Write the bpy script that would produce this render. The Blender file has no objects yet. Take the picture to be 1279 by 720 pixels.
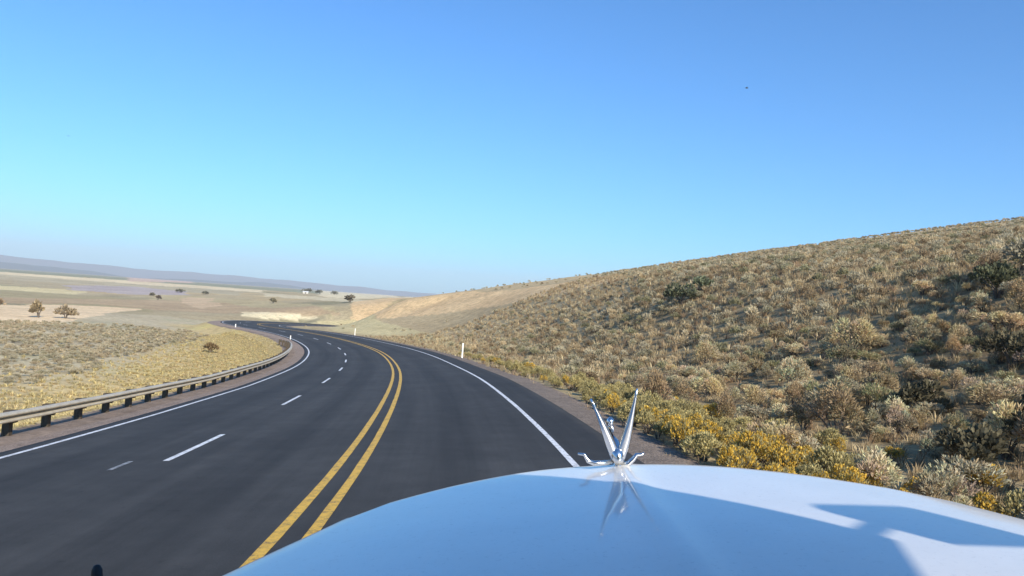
import math, random
import numpy as np

# ------------------------------------------------------------------ road alignment (metres, camera above x = y = 0, z = 0 at eye height)
ROLL = math.atan(0.069)
PITCH = math.atan(0.019)
FOCAL = 1000.0 / 1280.0           # focal length in image widths
EYE = 2.538
KS = np.array([-70, 0, 12, 25, 38, 50, 65, 85, 110, 138, 146, 156, 186, 200, 222, 230, 300.])
KAP = np.array([.002, .00227, .00455, .00164, .00183, .00251, .00247, .00521, .00479, .0066, .003, -.014, -.018, -.005, -.002, 0, 0])
GRD = np.array([-.041, -.0414, -.0388, -.0403, -.0449, -.0457, -.0345, -.0293, -.0204, -.019, -.02, -.022, -.026, -.03, -.03, -.03, -.03])
BNK = np.array([.06, .0631, .065, .0791, .0865, .0776, .0733, .0529, .0276, .0128, .008, -.01, -.03, -.02, -.01, 0, 0.])
LANE_R, LANE_M, LANE_L = 4.038, 3.476, 3.312
EDGE_R = LANE_R + 1.285           # right rim of the asphalt
EDGE_L = -(LANE_M + LANE_L) - 0.42
DS = 0.5
S_BACK = np.arange(0, -60.01, -DS)
S_FWD = np.arange(0, 262.01, DS)


def _integrate(S, x0, th0, z0):
    ds = np.diff(S, prepend=S[0])
    k = np.interp(S, KS, KAP)
    g = np.interp(S, KS, GRD)
    th = th0 + np.cumsum(k * ds)
    return x0 - np.cumsum(np.sin(th) * ds), np.cumsum(np.cos(th) * ds), z0 + np.cumsum(g * ds), th


_f = _integrate(S_FWD, -2.0195, .0227, -EYE)
_b = _integrate(S_BACK, -2.0195, .0227, -EYE)
RS = np.concatenate([S_BACK[:0:-1], S_FWD])
RX, RY, RZ, RTH = [np.concatenate([_b[i][:0:-1], _f[i]]) for i in range(4)]
RB = np.interp(RS, KS, BNK)


def road_point(s, o):
    """world point on the road surface at station s, offset o (right positive)"""
    x, y, z, th, b = [np.interp(s, RS, A) for A in (RX, RY, RZ, RTH, RB)]
    return np.stack([x + np.cos(th) * o, y + np.sin(th) * o, z + b * np.clip(o, -9.5, 8.0)], -1)


def road_frame(x, y, chunk=20000):
    """nearest station and signed offset of points"""
    x = np.asarray(x, float).ravel(); y = np.asarray(y, float).ravel()
    S = np.empty_like(x); O = np.empty_like(x)
    xs, ys, ths, ss = RX[::2], RY[::2], RTH[::2], RS[::2]
    for i in range(0, len(x), chunk):
        dx = x[i:i+chunk, None] - xs; dy = y[i:i+chunk, None] - ys
        j = np.argmin(dx * dx + dy * dy, 1); a = np.arange(len(j))
        th = ths[j]; ddx = dx[a, j]; ddy = dy[a, j]
        t = -np.sin(th) * ddx + np.cos(th) * ddy
        sgn = np.where(np.cos(th) * ddx + np.sin(th) * ddy >= 0, 1., -1.)
        s2 = np.clip(ss[j] + t, RS[0], RS[-1])
        px = np.interp(s2, RS, RX); py = np.interp(s2, RS, RY)
        S[i:i+chunk] = s2
        O[i:i+chunk] = sgn * np.hypot(x[i:i+chunk] - px, y[i:i+chunk] - py)
    return S, O


def _hash(ix, iy, seed):
    h = (ix.astype(np.int64) * 374761393 + iy.astype(np.int64) * 668265263 + seed * 974634777) & 0xffffffff
    h = ((h ^ (h >> 13)) * 1274126177) & 0xffffffff
    return ((h ^ (h >> 16)) & 0xffff) / 65535.0


def vnoise(x, y, scale, seed=0):
    x = np.asarray(x, float) / scale; y = np.asarray(y, float) / scale
    ix = np.floor(x); iy = np.floor(y); fx = x - ix; fy = y - iy
    fx = fx * fx * (3 - 2 * fx); fy = fy * fy * (3 - 2 * fy)
    a = _hash(ix, iy, seed); b = _hash(ix + 1, iy, seed); c = _hash(ix, iy + 1, seed); d = _hash(ix + 1, iy + 1, seed)
    return (a + (b - a) * fx) * (1 - fy) + (c + (d - c) * fx) * fy


def fbm(x, y, scale, seed=0, n=4):
    v = 0; amp = .5
    for k in range(n):
        v = v + amp * (vnoise(x, y, scale / 2 ** k, seed + k) - .5); amp *= .5
    return v


def sstep(a, b, x):
    t = np.clip((x - a) / (b - a), 0, 1)
    return t * t * (3 - 2 * t)


_LR = np.log(np.array([1, 17, 48, 78, 100, 186, 440, 1000, 1800, 4000, 9500.]))
_LZ = np.array([-3.9, -4.5, -5.5, -6.0, -6.5, -8.0, -11, -14.5, -18, -22, -27.])


def terrain(x, y):
    """height of the land"""
    shp = np.shape(x)
    x = np.asarray(x, float).ravel(); y = np.asarray(y, float).ravel()
    r = np.hypot(x, y)
    base = np.interp(np.log(np.maximum(r, 1)), _LR, _LZ)
    base = base + fbm(x, y, 40, 3) * np.interp(r, [0, 60, 300], [.3, .6, 1.2]) + fbm(x, y, 400, 9) * np.interp(r, [100, 800, 3000], [0, 4, 5])
    # the hillside on the right: an inclined slope that rounds over at its crest
    crest = 190 + 70 * fbm(x, y, 160, 21, 2)
    rr = np.minimum(r, crest) + 0.25 * 60 * (1 - np.exp(-np.maximum(r - crest, 0) / 60.)) - .3 * np.maximum(r - crest - 30, 0)
    q = np.clip(rr / np.maximum(r, 1e-3), 0, 1)
    hill = -2.75 + .208 * x * q + .037 * y * q
    hill = hill + fbm(x, y, 25, 31, 3) * np.interp(r, [5, 60], [.5, 1.5]) * .8 + fbm(x, y, 5, 41, 3) * .22
    hill = np.where(y < -5, np.maximum(hill, -8), hill)
    hill = np.maximum(hill, -40)
    k = 1.2
    m = np.maximum(hill, base)
    land = m + k * np.log1p(np.exp(-np.abs(hill - base) / k)) - k * math.log(2) * np.exp(-np.abs(hill - base) / 3)
    near = r < 420
    z = land.copy()
    if near.any():
        s, o = road_frame(x[near], y[near])
        zr = np.interp(s, RS, RZ); b = np.interp(s, RS, RB)
        right = o > 0
        d = np.where(right, o - EDGE_R, EDGE_L - o)
        edge = zr + b * np.where(right, EDGE_R, EDGE_L)
        # verge: flat gravel, then a shallow ditch (right) or a fall (left)
        dR = edge + np.where(d < 2.6, -.03 * d, -.08 - .12 * sstep(2.6, 4.2, d) + .10 * sstep(4.2, 7, d)) + 1.3 * sstep(3, 10, d) * sstep(200, 225, s)
        dL = edge - .10 * np.clip(d, 0, 2.2) - .32 * np.clip(d - 2.4, 0, 3.0)
        verge = np.where(right, dR, dL)
        far = 24 + .22 * np.clip(s - 70, 0, 80) * (1 - sstep(165, 200, s))
        t = np.clip((d - 3.5) / (far - 3.5), 0, 1)
        w = np.where(right, t * t * (3 - 2 * t), sstep(4.0, 22, d))
        zz = verge * (1 - w) + land[near] * w
        bump = fbm(x[near], y[near], 1.3, 51, 2) * .10 * sstep(1.5, 4, d)
        zz = zz + bump
        road = zr + b * o - .35
        u = sstep(-.9, .1, d)
        zz = np.where(d < .1, road * (1 - u) + (verge - .12) * u, zz - .12 * (1 - sstep(.1, 1.6, d)))
        end = sstep(228, 261, s)          # beyond the last station the land is free of the road
        z[near] = zz * (1 - end) + land[near] * end
    return z.reshape(shp)
ZONES = [
    ((0.22, 0.23, 0.16), [(-1576, 2074), (-1756, 2396), (-1578, 2236), (-1576, 2320), (-1559, 2389), (-1459, 2333), (-1373, 2294), (-1215, 2126), (-1286, 2360), (-1125, 2173), (-1162, 2367), (-1064, 2292), (-1035, 2367), (-961, 2342), (-909, 2369), (-795, 2229), (-746, 2263), (-636, 2100), (-643, 2329), (-578, 2320), (-508, 2285), (-439, 2248), (-392, 2324), (-150, 892), (-83, 495), (-119, 611), (-139, 627), (-166, 667), (-192, 696), (-218, 721), (-234, 710), (-256, 718), (-284, 740), (-302, 736), (-326, 746), (-342, 737), (-358, 729), (-378, 730), (-391, 718), (-403, 706), (-420, 702), (-448, 716), (-473, 725), (-488, 719), (-498, 706), (-509, 695), (-516, 679), (-642, 845)]),
    ((0.58, 0.48, 0.32), [(-516, 679), (-510, 690), (-503, 700), (-494, 708), (-488, 721), (-476, 724), (-460, 723), (-433, 703), (-419, 704), (-404, 703), (-396, 714), (-385, 721), (-376, 732), (-359, 729), (-346, 732), (-335, 741), (-320, 741), (-303, 736), (-289, 740), (-271, 734), (-250, 716), (-234, 710), (-224, 725), (-193, 625), (-179, 580), (-196, 597), (-214, 612), (-229, 618), (-245, 628), (-268, 651), (-284, 658), (-300, 663), (-314, 665), (-327, 663), (-345, 672), (-356, 667), (-367, 661), (-378, 657), (-387, 651), (-398, 646), (-407, 640), (-421, 641), (-432, 638), (-444, 637), (-454, 633), (-464, 628), (-470, 619), (-491, 647)]),
    ((0.36, 0.31, 0.21), [(-470, 619), (-465, 628), (-455, 631), (-446, 636), (-435, 637), (-425, 641), (-414, 642), (-403, 644), (-393, 648), (-384, 654), (-374, 658), (-364, 663), (-353, 667), (-343, 671), (-326, 663), (-314, 665), (-301, 663), (-286, 658), (-272, 656), (-249, 630), (-234, 621), (-219, 612), (-203, 599), (-179, 530), (-167, 495), (-180, 505), (-194, 516), (-209, 529), (-227, 547), (-240, 553), (-254, 561), (-264, 560), (-275, 561), (-287, 562), (-298, 562), (-309, 563), (-322, 568), (-336, 573), (-344, 569), (-356, 569), (-371, 576), (-382, 576), (-392, 575), (-401, 572), (-409, 568), (-415, 562), (-421, 555), (-441, 581)]),
    ((0.33, 0.27, 0.17), [(-421, 555), (-418, 560), (-413, 562), (-410, 565), (-407, 570), (-401, 572), (-396, 574), (-390, 575), (-384, 575), (-379, 577), (-372, 577), (-362, 572), (-354, 570), (-347, 568), (-341, 569), (-337, 573), (-329, 570), (-320, 567), (-312, 564), (-306, 563), (-299, 562), (-292, 562), (-285, 562), (-258, 508), (-240, 473), (-246, 474), (-253, 477), (-258, 476), (-262, 474), (-267, 473), (-272, 472), (-278, 473), (-285, 476), (-292, 479), (-298, 480), (-304, 480), (-308, 478), (-312, 477), (-316, 474), (-320, 472), (-325, 471), (-332, 473), (-340, 478), (-345, 477), (-349, 475), (-356, 476), (-360, 474), (-377, 497)]),
    ((0.5, 0.42, 0.24), [(-355, 469), (-351, 470), (-347, 470), (-342, 470), (-337, 469), (-331, 468), (-326, 467), (-321, 466), (-316, 466), (-311, 466), (-309, 469), (-305, 470), (-300, 470), (-296, 472), (-290, 470), (-285, 469), (-279, 467), (-274, 465), (-269, 466), (-265, 467), (-261, 468), (-256, 468), (-252, 469), (-242, 451), (-227, 423), (-233, 425), (-238, 426), (-243, 429), (-250, 432), (-253, 431), (-257, 431), (-262, 431), (-267, 433), (-271, 433), (-275, 432), (-280, 433), (-285, 433), (-290, 435), (-294, 434), (-298, 433), (-302, 433), (-307, 433), (-312, 435), (-317, 435), (-322, 436), (-326, 437), (-332, 438), (-345, 455)]),
    ((0.3, 0.25, 0.14), [(-332, 438), (-325, 437), (-318, 435), (-311, 435), (-304, 433), (-297, 433), (-292, 435), (-285, 433), (-279, 433), (-273, 432), (-267, 433), (-259, 431), (-254, 431), (-248, 431), (-239, 427), (-232, 425), (-224, 422), (-216, 418), (-209, 414), (-199, 407), (-192, 404), (-185, 402), (-176, 394), (-125, 279), (-92.6, 207.7), (-96.4, 209.7), (-99.1, 209.1), (-102.3, 209.5), (-105.5, 210.1), (-109.1, 211.3), (-111.6, 210.3), (-114.4, 210.1), (-117.0, 209.5), (-121.0, 211.3), (-124.7, 212.5), (-127.6, 212.3), (-131.0, 212.9), (-136.9, 217.6), (-140.8, 218.9), (-144.7, 220.1), (-146.0, 217.4), (-147.7, 215.3), (-148.9, 212.7), (-153.0, 214.3), (-156.9, 215.5), (-160.4, 216.2), (-163.6, 216.4), (-231, 306)]),
    ((0.38, 0.31, 0.18), [(-214, 478), (-206, 472), (-201, 470), (-194, 465), (-187, 461), (-181, 458), (-174, 453), (-166, 442), (-160, 439), (-152, 429), (-143, 418), (-136, 409), (-130, 404), (-122, 392), (-115, 383), (-101, 347), (-95, 338), (-88, 327), (-81.0, 312.5), (-75.9, 305.1), (-66.0, 277.2), (-58.7, 257.9), (-54.2, 249.4), (-51.8, 239.0), (-50.2, 232.3), (-52.8, 233.0), (-55.9, 235.7), (-58.7, 237.2), (-61.2, 237.0), (-63.5, 236.3), (-65.7, 235.4), (-67.8, 234.1), (-70.0, 233.2), (-72.7, 234.1), (-77.4, 241.3), (-81.7, 246.4), (-86.6, 253.3), (-93.8, 266.2), (-97.8, 269.5), (-102.3, 274.1), (-108.2, 282.0), (-111.8, 283.7), (-115, 285), (-119, 287), (-123, 289), (-127, 291), (-131, 294), (-180, 402)]),
    ((0.5, 0.43, 0.29), [(-171, 554), (-166, 551), (-162, 547), (-157, 542), (-152, 537), (-147, 531), (-142, 528), (-136, 518), (-132, 513), (-128, 511), (-124, 508), (-121, 507), (-113, 486), (-107, 473), (-101, 460), (-97, 455), (-85, 412), (-79, 395), (-66, 343), (-62.5, 333.9), (-59.5, 329.2), (-54.9, 315.1), (-44.7, 266.0), (-41.5, 247.5), (-40.9, 244.0), (-42.8, 246.1), (-44.8, 248.2), (-48.1, 257.6), (-51.2, 265.0), (-60.9, 305.4), (-64.1, 311.2), (-66.7, 314.2), (-70.3, 321.5), (-74, 328), (-81, 350), (-93, 390), (-96, 393), (-103, 411), (-107, 417), (-110, 419), (-122, 453), (-126, 455), (-130, 459), (-137, 475), (-142, 481), (-146, 485), (-150, 487), (-158, 512)]),
    ((0.34, 0.29, 0.29), [(-296, 531), (-290, 560), (-284, 595), (-253, 575), (-226, 560), (-203, 504), (-189, 470), (-204, 465), (-219, 459), (-239, 465), (-257, 469), (-276, 499)]),
    ((0.5, 0.36, 0.29), [(-2809, 5863), (-1930, 4395), (-3288, 8240), (-1013, 2544), (-408, 1027), (-333, 760), (-341, 713), (-426, 889)]),
    ((0.36, 0.26, 0.16), [(-180, 251), (-175, 259), (-169, 265), (-184, 327), (-184, 379), (-176, 394), (-157, 386), (-118, 335), (-82.5, 277.8), (-73.4, 269.7), (-64.2, 259.6), (-55.5, 244.5), (-49.2, 237.9), (-53.9, 237.9), (-58.8, 238.6), (-67.9, 233.2), (-79.9, 237.7), (-94.6, 245.0), (-102.7, 235.5), (-116.0, 243.7), (-133.8, 259.2), (-130.5, 226.5), (-129.7, 204.0), (-131.5, 194.5), (-131.8, 184.1), (-152.2, 212.5)]),
    ((0.47, 0.345, 0.22), [(-184, 449), (-172, 438), (-163, 435), (-132, 356), (-116, 317), (-114, 300), (-110.1, 281.2), (-131, 326), (-149, 362), (-167, 407)]),
    ((0.66, 0.49, 0.31), [(-101.8, 131.4), (-113.4, 160.7), (-120.2, 189.1), (-125.4, 212.1), (-124.8, 228.4), (-116.9, 233.2), (-108.4, 237.7), (-97.2, 202.2), (-80.1, 158.6), (-74.1, 142.4), (-70.1, 131.0), (-59.3, 101.6), (-53.5, 84.5), (-48.2, 68.7), (-44.5, 57.7), (-62.5, 80.9)]),
    ((0.66, 0.55, 0.35), [(-83.4, 245.0), (-75.6, 239.5), (-69.1, 237.0), (-64.1, 238.4), (-58.8, 238.6), (-57.9, 237.5), (-56.9, 235.9), (-59.3, 234.1), (-61.4, 231.0), (-64.5, 227.5), (-67.0, 222.6), (-69.4, 220.5), (-72.3, 219.7), (-75.3, 224.9)]),
    ((0.7, 0.49, 0.27), [(-62.1, 313.9), (-56.0, 333.3), (-141, 1017), (-26.5, 244.6), (-16.3, 207.3), (-6.7, 171.4), (0.1, 158.2), (4.5, 149.3), (8.3, 139.0), (12.5, 132.4), (17.1, 132.5), (15.1, 110.4), (14.8, 102.3), (11.2, 109.0), (7.2, 117.4), (3.9, 125.4), (0.2, 133.2), (-5.5, 144.6), (-11.8, 152.4), (-17.1, 160.0), (-23.0, 168.6), (-29.4, 176.3), (-45.6, 232.3), (-47.4, 240.6)]),
    ((0.58, 0.5, 0.34), [(-1563, 6546), (-776, 3676), (-949, 5171), (-729, 4997), (-26.6, 245.3), (-907, 7351), (-141, 1017), (-75, 448), (-79, 401), (-107, 489), (-124, 521), (-188, 787)]),
    ((0.46, 0.385, 0.21), [(-56.1, 223.9), (-53.4, 228.8), (-50.2, 232.1), (-44.1, 230.6), (-28.7, 172.7), (-21.7, 153.8), (-16.1, 139.2), (-12.0, 125.6), (-8.5, 113.4), (-5.4, 100.1), (-3.0, 87.2), (-3.2, 84.1), (-3.3, 75.2), (-6.9, 93.7), (-11.5, 110.0), (-16.2, 120.5), (-21.8, 132.1), (-26.3, 138.5), (-30.2, 140.4), (-41.9, 180.1)]),
]
SUN_AZ, SUN_EL = 150., 28.
SUN_STR, SKY_STR, EXPOSURE = 5.0, .095, .50
SKYKW = dict()
HAZE = 1.45e-4
SKY_TINT = (.475, 1.03, 1.52)
VIS_Y0, VIS_K = 1.10, .56  # outline of the added visor that shapes the hood shadow

SHADE_BUSHES = [(9.2, 15.6, .80, .85, 'added dense bush coloured dark as shade, low on the right slope, lowest of its clump behind the bonnet'), (11.0, 16.5, 1.05, 1.05, 'largest added bush coloured dark as shade, in the clump at the right edge above the bonnet'),
         (12.6, 18.2, .95, 1.1, 'added bush coloured dark as shade at the back of the clump at the right edge'), (11.5, 22.2, .85, .85, 'lone added bush coloured dark as shade, uphill of the clump at the right'), (15.3, 24.3, 1.2, 1.1, 'broad added bush coloured dark as shade, midway up the slope near the right edge')]

import bpy, bmesh
from mathutils import Vector, Matrix

random.seed(7)
RNG = np.random.default_rng(7)
scene = bpy.context.scene
COL = scene.collection
R = math.radians

# ------------------------------------------------------------------ small helpers


def tag(o, label=None, cat=None, group=None, kind=None):
    if label: o['label'] = label
    if cat: o['category'] = cat
    if group: o['group'] = group
    if kind: o['kind'] = kind
    return o


def empty(name, loc=(0, 0, 0), rz=0.):
    o = bpy.data.objects.new(name, None); COL.objects.link(o)
    o.location = loc; o.rotation_euler = (0, 0, rz); o.empty_display_size = .2
    return o


def np_mesh(name, V, F, C=None, smooth=False):
    """mesh from arrays: V (n,3), F (m,3) or (m,4), optional colour per vertex"""
    V = np.asarray(V, np.float32); F = np.asarray(F, np.int32); k = F.shape[1]
    me = bpy.data.meshes.new(name)
    me.vertices.add(len(V)); me.vertices.foreach_set('co', V.ravel())
    me.loops.add(F.size); me.loops.foreach_set('vertex_index', F.ravel())
    me.polygons.add(len(F)); me.polygons.foreach_set('loop_start', np.arange(0, F.size, k, dtype=np.int32))
    if smooth:
        me.polygons.foreach_set('use_smooth', np.ones(len(F), bool))
    if C is not None:
        at = me.color_attributes.new('Tint', 'FLOAT_COLOR', 'POINT')
        cc = np.ones((len(V), 4), np.float32); cc[:, :3] = C
        at.data.foreach_set('color', cc.ravel())
    me.update(calc_edges=True)
    return me


def link(name, me, m, parent=None, loc=None):
    o = bpy.data.objects.new(name, me); COL.objects.link(o)
    if m is not None and not len(me.materials): me.materials.append(m)
    if parent is not None: o.parent = parent
    if loc is not None: o.location = loc
    return o


class MB:
    """collects shapes into one mesh"""
    def __init__(self): self.v = []; self.f = []
    def add(self, V, F):
        b = len(self.v); self.v += [tuple(p) for p in V]; self.f += [tuple(i + b for i in q) for q in F]; return self
    def box(self, c, s, M=None):
        V = [Vector((c[0] + s[0] * x / 2, c[1] + s[1] * y / 2, c[2] + s[2] * z / 2)) for x in (-1, 1) for y in (-1, 1) for z in (-1, 1)]
        if M is not None: V = [M @ p for p in V]
        return self.add(V, [(0, 1, 3, 2), (4, 6, 7, 5), (0, 4, 5, 1), (2, 3, 7, 6), (0, 2, 6, 4), (1, 5, 7, 3)])
    def tube(self, pts, rad, n=8, flat=None, cap=True):
        """swept tube; rad scalar or list; flat = (axis vector, factor) squashes the section"""
        pts = [Vector(p) for p in pts]; b = len(self.v)
        rad = rad if hasattr(rad, '__len__') else [rad] * len(pts)
        for i, p in enumerate(pts):
            t = (pts[min(i + 1, len(pts) - 1)] - pts[max(i - 1, 0)]).normalized()
            up = Vector((0, 0, 1)) if abs(t.z) < .9 else Vector((0, 1, 0))
            if flat is not None: up = Vector(flat[0])
            a = t.cross(up).normalized(); c = a.cross(t).normalized()
            for k in range(n):
                w = 2 * math.pi * k / n
                self.v.append(tuple(p + a * (math.cos(w) * rad[i]) + c * (math.sin(w) * rad[i] * (flat[1] if flat else 1))))
        for i in range(len(pts) - 1):
            for k in range(n):
                k2 = (k + 1) % n
                self.f.append((b + i * n + k, b + i * n + k2, b + (i + 1) * n + k2, b + (i + 1) * n + k))
        if cap:
            self.f.append(tuple(b + k for k in range(n))[::-1])
            e = b + (len(pts) - 1) * n
            self.f.append(tuple(e + k for k in range(n)))
        return self
    def lathe(self, prof, n=16, M=None):
        b = len(self.v)
        for r, z in prof:
            for k in range(n):
                p = Vector((r * math.cos(2 * math.pi * k / n), r * math.sin(2 * math.pi * k / n), z))
                self.v.append(tuple(M @ p if M is not None else p))
        for i in range(len(prof) - 1):
            for k in range(n):
                k2 = (k + 1) % n
                self.f.append((b + i * n + k, b + i * n + k2, b + (i + 1) * n + k2, b + (i + 1) * n + k))
        self.f.append(tuple(b + k for k in range(n))[::-1]); e = b + (len(prof) - 1) * n
        self.f.append(tuple(e + k for k in range(n)))
        return self
    def grid(self, P):
        """P: rows of points"""
        b = len(self.v); n = len(P[0])
        for row in P: self.v += [tuple(p) for p in row]
        for i in range(len(P) - 1):
            for k in range(n - 1):
                self.f.append((b + i * n + k, b + i * n + k + 1, b + (i + 1) * n + k + 1, b + (i + 1) * n + k))
        return self
    def build(self, name, m, parent=None, smooth=False, loc=None, bevel=0, solid=0, angle=None):
        me = bpy.data.meshes.new(name); me.from_pydata(self.v, [], self.f); me.update()
        if smooth: me.polygons.foreach_set('use_smooth', [True] * len(me.polygons))
        o = link(name, me, m, parent, loc)
        if solid:
            md = o.modifiers.new('solid', 'SOLIDIFY'); md.thickness = solid; md.offset = -1
        if bevel:
            md = o.modifiers.new('bevel', 'BEVEL'); md.width = bevel; md.segments = 2; md.limit_method = 'ANGLE'
        return o


def mat(name, col=(.5, .5, .5), rough=.7, metal=0., coat=0., spec=.5, **kw):
    m = bpy.data.materials.new(name); m.use_nodes = True
    p = m.node_tree.nodes['Principled BSDF']
    p.inputs['Base Color'].default_value = (*col, 1); p.inputs['Roughness'].default_value = rough
    p.inputs['Metallic'].default_value = metal; p.inputs['Coat Weight'].default_value = coat
    p.inputs['Specular IOR Level'].default_value = spec
    if coat: p.inputs['Coat Roughness'].default_value = kw.get('coat_rough', .05)
    return m


class NT:
    """terse node building"""
    def __init__(self, m):
        self.m = m; self.t = m.node_tree; self.p = self.t.nodes['Principled BSDF']
    def n(self, typ, **kw):
        x = self.t.nodes.new(typ)
        for k, v in kw.items():
            if k in x.inputs: x.inputs[k].default_value = v
            else: setattr(x, k, v)
        return x
    def l(self, a, b): self.t.links.new(a, b)
    def coord(self):
        return self.n('ShaderNodeNewGeometry').outputs['Position']
    def noise(self, vec, scale, detail=4., rough=.55, out='Fac'):
        x = self.n('ShaderNodeTexNoise'); x.inputs['Scale'].default_value = scale; x.inputs['Detail'].default_value = detail; x.inputs['Roughness'].default_value = rough
        self.l(vec, x.inputs['Vector']); return x.outputs[out]
    def ramp(self, fac, stops):
        x = self.n('ShaderNodeValToRGB'); e = x.color_ramp.elements
        while len(e) < len(stops): e.new(.5)
        for el, (pos, c) in zip(e, stops):
            el.position = pos; el.color = (*c, 1) if hasattr(c, '__len__') else (c, c, c, 1)
        self.l(fac, x.inputs['Fac']); return x.outputs['Color']
    def mix(self, a, b, fac, blend='MIX'):
        x = self.n('ShaderNodeMix', data_type='RGBA', blend_type=blend)
        for s, v in ((x.inputs[6], a), (x.inputs[7], b), (x.inputs[0], fac)):
            if hasattr(v, 'is_linked'): self.l(v, s)
            elif hasattr(v, '__len__'): s.default_value = (*v, 1)
            else: s.default_value = v
        return x.outputs[2]
    def bump(self, h, strength, dist=.02):
        x = self.n('ShaderNodeBump'); x.inputs['Strength'].default_value = strength; x.inputs['Distance'].default_value = dist
        self.l(h, x.inputs['Height']); self.l(x.outputs[0], self.p.inputs['Normal'])
    def base(self, c): self.l(c, self.p.inputs['Base Color'])


# ------------------------------------------------------------------ materials
def m_land():
    m = mat('dry_land', rough=.95, spec=.1); t = NT(m); pos = t.coord()
    a = t.n('ShaderNodeVertexColor', layer_name='Tint').outputs['Color']
    n1 = t.noise(pos, .9, 5, .65); n2 = t.noise(pos, 9., 4, .7); n3 = t.noise(pos, .06, 4, .6)
    c = t.mix(a, t.ramp(n1, [(.3, .68), (.5, 1.), (.72, 1.28)]), 1., 'MULTIPLY')
    c = t.mix(c, t.ramp(n2, [(.3, .72), (.5, 1.), (.7, 1.25)]), 1., 'MULTIPLY')
    c = t.mix(c, t.ramp(n3, [(.35, (.90, .88, .84)), (.65, (1.1, 1.1, 1.06))]), 1., 'MULTIPLY')
    t.base(c); t.bump(t.mix(n1, n2, .4), .5, .12); return m


def m_asphalt():
    m = mat('asphalt', rough=.85, spec=.25); t = NT(m); pos = t.coord()
    fine = t.noise(pos, 90, 3, .8); mid = t.noise(pos, 1.6, 5, .6); big = t.noise(pos, .25, 3, .5)
    at = t.n('ShaderNodeVertexColor', layer_name='Tint').outputs['Color']
    c = t.ramp(fine, [(.3, (.033, .032, .031)), (.55, (.050, .049, .047)), (.75, (.080, .078, .074))])
    c = t.mix(c, t.ramp(mid, [(.3, .84), (.7, 1.12)]), 1., 'MULTIPLY')
    c = t.mix(c, t.ramp(big, [(.35, .88), (.65, 1.1)]), 1., 'MULTIPLY')
    c = t.mix(c, at, 1., 'MULTIPLY')
    tr = t.n('ShaderNodeAttribute', attribute_name='Track').outputs['Vector']
    mp = t.n('ShaderNodeMapping'); mp.inputs['Scale'].default_value = (.05, 2.2, 1); t.l(tr, mp.inputs['Vector'])
    c = t.mix(c, t.ramp(t.noise(mp.outputs[0], 1., 4, .65), [(.3, .80), (.5, 1.), (.72, 1.2)]), 1., 'MULTIPLY')
    spots = t.noise(pos, 5., 3, .6); c = t.mix(c, t.ramp(spots, [(.27, .72), (.36, 1.)]), 1., 'MULTIPLY')
    t.base(c); t.bump(fine, .35, .006); return m


def m_paint(name, col, wear):
    m = mat(name, rough=.65, spec=.3); t = NT(m); pos = t.coord()
    a = t.noise(pos, 7., 6, .75); b = t.noise(pos, 60., 3, .8)
    f = t.ramp(t.mix(a, b, .45), [(wear - .07, 1.), (wear + .07, 0.)])
    c = t.mix(col, t.ramp(a, [(.3, .82), (.7, 1.05)]), 1., 'MULTIPLY')
    t.base(t.mix(c, (.06, .062, .066), f)); t.bump(b, .3, .004); return m


def m_gravel():
    m = mat('gravel', rough=.95, spec=.15); t = NT(m); pos = t.coord()
    v = t.n('ShaderNodeTexVoronoi'); v.inputs['Scale'].default_value = 28.; t.l(pos, v.inputs['Vector'])
    n = t.noise(pos, 1.3, 5, .6)
    at = t.n('ShaderNodeVertexColor', layer_name='Tint').outputs['Color']
    c = t.mix(at, t.ramp(v.outputs['Color'], [(.1, .6), (.5, 1.), (.9, 1.35)]), 1., 'MULTIPLY')
    c = t.mix(c, t.ramp(n, [(.3, .8), (.7, 1.15)]), 1., 'MULTIPLY')
    t.base(c); t.bump(v.outputs['Distance'], .6, .03); return m


def m_leaf(name, sway=.18, trans=.25):
    """foliage: the Tint attribute of the leaves, varied a little from plant to plant"""
    m = mat(name, rough=.8, spec=.15); t = NT(m)
    a = t.n('ShaderNodeVertexColor', layer_name='Tint').outputs['Color']
    rnd = t.n('ShaderNodeObjectInfo').outputs['Random']
    c = t.mix(a, t.ramp(rnd, [(0., (1 - sway, 1 - sway * 1.05, 1 - sway * .9)), (.5, (1., 1., 1.)), (1., (1 + sway * 1.1, 1 + sway, 1 + sway * .8))]), 1., 'MULTIPLY')
    t.base(c)
    tr = t.n('ShaderNodeBsdfTranslucent'); t.l(c, tr.inputs['Color'])
    mx = t.n('ShaderNodeMixShader'); mx.inputs[0].default_value = trans
    t.l(t.p.outputs[0], mx.inputs[1]); t.l(tr.outputs[0], mx.inputs[2])
    t.l(mx.outputs[0], t.t.nodes['Material Output'].inputs['Surface'])
    return m


def m_galv():
    m = mat('galvanised_steel', (.50, .49, .45), rough=.55, metal=.3); t = NT(m); pos = t.coord()
    n = t.noise(pos, 3., 5, .7); s = t.noise(pos, 40., 3, .7)
    t.base(t.mix(t.ramp(n, [(.3, (.47, .39, .27)), (.6, (.64, .55, .40)), (.8, (.52, .42, .28))]), t.ramp(s, [(.3, .85), (.7, 1.1)]), 1., 'MULTIPLY'))
    t.l(t.ramp(s, [(.3, .4), (.7, .65)]), t.p.inputs['Roughness']); return m


def m_wood():
    m = mat('weathered_timber', rough=.9, spec=.2); t = NT(m); pos = t.coord()
    mp = t.n('ShaderNodeMapping'); mp.inputs['Scale'].default_value = (14, 14, 1.2); t.l(pos, mp.inputs['Vector'])
    n = t.noise(mp.outputs[0], 3., 5, .7)
    t.base(t.ramp(n, [(.25, (.035, .026, .018)), (.55, (.085, .066, .046)), (.8, (.15, .12, .085))])); t.bump(n, .5, .01); return m


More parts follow.
